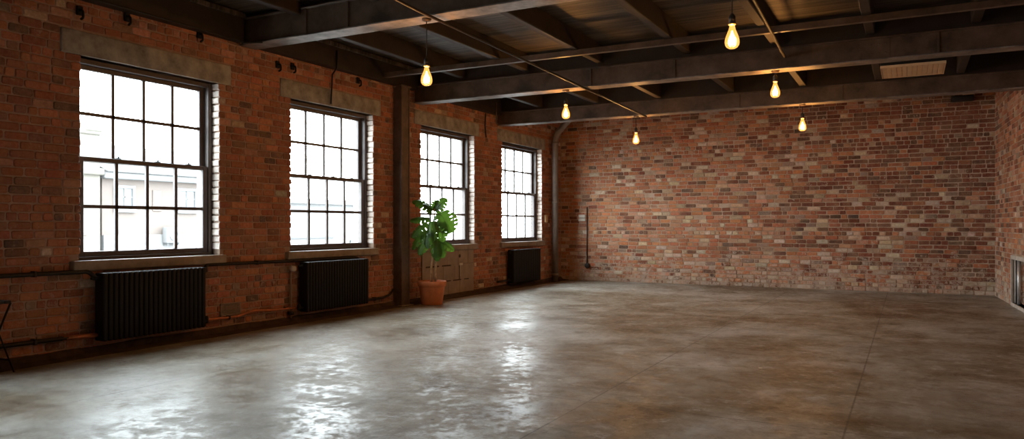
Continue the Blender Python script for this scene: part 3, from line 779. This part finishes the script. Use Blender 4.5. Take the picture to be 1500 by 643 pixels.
leaf(S(1.3), pp(-.03, 1.34, -.06), pp(-.33, 1.32, -.1), .095, up * .8 + vw * .6, .12, .35)
leaf(S(1.22), pp(-.06, 1.27, -.08), pp(-.30, 1.05, -.14), .10, up * .5 + vw * .8 - ax * .2, .12, .4)
leaf(S(1.28), pp(.02, 1.30, -.1), pp(.05, 1.0, -.16), .095, vw + up * .2, .12, .35, 5, .2)
leaf(S(1.1), pp(-.14, 1.12, -.05), pp(-.30, .86, -.08), .07, vw - ax * .6, .1, .3, 4)
leaf(S(1.1), pp(-.08, 1.16, -.08), pp(-.13, .95, -.12), .08, vw - ax * .2, .1, .3, 4)
leaf(S(.98), pp(-.07, 1.0, -.08), pp(-.19, .78, -.14), .085, vw - ax * .3 + up * .2, .1, .35, 4)
leaf(S(1.0), pp(.06, 1.03, -.1), pp(.10, .68, -.14), .095, vw + up * .1, .1, .4, 5, .8, .1)
leaf(S(.98), pp(.1, 1.0, -.05), pp(.36, .85, -.06), .11, up + vw * .7, .15, .25, 5)
leaf(S(.95), pp(.14, .92, -.04), pp(.19, .73, -.06), .075, vw + ax * .5, .1, .3, 4)
leaf(S(1.15), pp(-.01, 1.15, -.12), pp(-.05, .88, -.18), .085, vw - ax * .2, .1, .35, 5)
leaf(S(1.1), pp(.03, 1.1, .1), pp(.08, .85, .16), .085, ay + up * .3, .1, .3, 4)

# ------------------------------------------------------------------ outside
M['ext_peach'] = simple('peach render', (0.099, 0.081, 0.071), .9, 0, .03, 2, 0)
M['ext_cream'] = simple('cream render', (0.118, 0.109, 0.092), .9, 0, .03, 2, 0)
M['ext_white'] = simple('white stucco', (0.132, 0.132, 0.132), .9, 0, .03, 2, 0)
M['ext_roof'] = simple('pale roofing', (0.071, 0.073, 0.074), .9, 0, .05, 3, 0)
M['ext_pane'] = simple('grey house pane', (0.066, 0.071, 0.076), .3, 0, .05, 3, 0)
M['ext_ground'] = simple('pale paving', (0.147, 0.143, 0.139), .9, 0, .1, 1, 0)
mb = MB(); mb.box(-60, XL - .3, -40, 60, -4.2, -4.0); o = obj('ground', mb, M['ext_ground']); struct(o, 'paved street outside', 'ground')
XE = -27.0
root = thing('building', 'peach house with a pale roof seen through the nearest window', 'building', (XE - 4, 20, -4))
ya, yb = 17.62, 27.0
m = MB(); m.box(XE - 8, XE, ya, yb, .85, 3.0); obj('upper_wall', m, M['ext_peach'], root)
m = MB(); m.box(XE - 8, XE + .12, ya, yb, -4, .85, .02); obj('lower_wall', m, M['ext_white'], root, 'white lower storey')
m = MB(); m.box(XE - 8, XE + .35, ya - .1, yb, 3.0, 3.27, .04); m.box(XE - 8, XE + .5, ya - .1, yb, 3.25, 3.36, .03); obj('cornice', m, M['ext_white'], root)
m = MB(); m.add([(XE + .3, ya - .1, 3.36), (XE + .3, yb, 3.36), (XE - 3.5, yb, 4.7), (XE - 3.5, ya - .1, 4.7), (XE - 8, ya - .1, 3.36), (XE - 8, yb, 3.36)], [(0, 1, 2, 3), (3, 2, 5, 4), (0, 3, 4), (1, 5, 2), (0, 4, 5, 1)]); obj('roof', m, M['ext_roof'], root)
for (a, b) in ((18.2, 18.85), (21.0, 21.75), (24.0, 24.7)):
    m = MB(); a0, b0, c0, d0 = a - .12, b + .12, 1.72, 2.78
    m.box(XE - .02, XE + .08, a0, a, c0, d0, .01); m.box(XE - .02, XE + .08, b, b0, c0, d0, .01); m.box(XE - .02, XE + .08, a, b, d0 - .12, d0, .01); m.box(XE - .02, XE + .12, a0, b0, c0, c0 + .14, .01)
    m.box(XE + .0, XE + .05, (a + b) / 2 - .03, (a + b) / 2 + .03, c0, d0); m.box(XE, XE + .05, a, b, 2.3, 2.34)
    w = obj('window', m, M['ext_white'], root); q = MB(); q.box(XE - .02, XE + .02, a, b, 1.84, 2.68); obj('pane', q, M['ext_pane'], w)
m = MB(); m.box(XE - .02, XE + .05, 19.75, 20.15, 1.8, 2.65, .01); obj('blind_window', m, M['ext_peach'], root)
root = thing('building', 'taller cream house with a stepped parapet at the left of the nearest window view', 'building', (XE - 4, 13, -4))
m = MB(); m.box(XE - 8, XE + .25, 9, 17.38, -4, 4.7); obj('wall', m, M['ext_cream'], root)
m = MB(); m.box(XE - 8, XE + .45, 8.8, 17.45, 3.1, 3.35, .04); m.box(XE - 8, XE + .4, 16.75, 17.42, 4.7, 5.15, .05); m.box(XE - 8, XE + .35, 9, 17.4, 4.6, 4.75, .03); obj('parapet', m, M['ext_cream'], root)
m = MB(); m.box(XE + .2, XE + .3, 16.3, 16.75, 1.0, 2.6, .01); m.box(XE + .2, XE + .33, 16.2, 16.85, .85, 1.0, .01); obj('window', m, M['ext_peach'], root)
root = thing('building', 'very pale house seen faintly through the second window', 'building', (XE - 4, 33, -4))
m = MB(); m.box(XE - 8, XE, 27.1, 36, -4, 2.35); obj('wall', m, M['ext_white'], root)
m = MB(); m.box(XE - 8, XE + .3, 27.05, 36.1, 2.3, 2.55, .03); obj('cornice', m, M['ext_white'], root)
m = MB(); m.box(XE - .02, XE + .1, 31.8, 33.0, .25, .4); m.box(XE - .02, XE + .1, 27.2, 30.5, .55, .62); obj('ledge', m, M['ext_roof'], root)
root = thing('air_conditioner', 'pale boxed air conditioner on the white lower storey across the street', 'air conditioner', (XE + .3, 20.4, .5))
m = MB(); m.box(XE + .14, XE + .45, 20.1, 20.75, .5, 1.15, .03, 2); obj('casing', m, M['ext_white'], root)
m = MB(); m.lathe([(.22, 0), (.22, .03), (.17, .03), (.17, .0)], 0, 0, 20); m.v = [(XE + .44 + z, 20.43 + x, .8 + y) for x, y, z in m.v]; obj('fan_guard', m, M['ext_pane'], root)
obj('bracket', MB().box(XE + .125, XE + .4, 20.15, 20.2, .4, .51), M['ext_roof'], root)
obj('bracket', MB().box(XE + .125, XE + .4, 20.65, 20.7, .4, .51), M['ext_roof'], root)

# ------------------------------------------------------------------ daylight
w = bpy.data.worlds.new('overcast sky'); SC.world = w; w.use_nodes = True
bg = w.node_tree.nodes['Background']; bg.inputs['Color'].default_value = (.87, .955, 1, 1); bg.inputs['Strength'].default_value = 15
for k, (a, b) in enumerate(allw):
    li = bpy.data.lights.new('sky_portal', 'AREA'); li.shape = 'RECTANGLE'; li.size = ZH - ZS + .1; li.size_y = b - a + .1
    li.cycles.is_portal = True
    o = bpy.data.objects.new('sky_portal', li); COL.objects.link(o); o.location = (XL - .31, (a + b) / 2, (ZS + ZH) / 2); o.rotation_euler = (0, -PI / 2, 0)

# ------------------------------------------------------------------ camera and view
cam = bpy.data.cameras.new('camera'); co = bpy.data.objects.new('camera', cam); COL.objects.link(co)
co.location = (0, 0, 1.25); co.rotation_euler = (PI / 2, 0, math.radians(28.037))
cam.sensor_width = 36; cam.lens = 1091 / 1500 * 36; cam.shift_y = 7.5 / 1500; cam.clip_end = 300
SC.camera = co
SC.view_settings.view_transform = 'Standard'; SC.view_settings.look = 'None'; SC.view_settings.gamma = 1
SC.view_settings.use_curve_mapping = False; SC.view_settings.exposure = 0.42
try:
    SC.cycles.use_denoising = True; SC.cycles.max_bounces = 10; SC.cycles.diffuse_bounces = 6; SC.cycles.transparent_max_bounces = 16
    SC.cycles.sample_clamp_indirect = 6
except Exception: pass
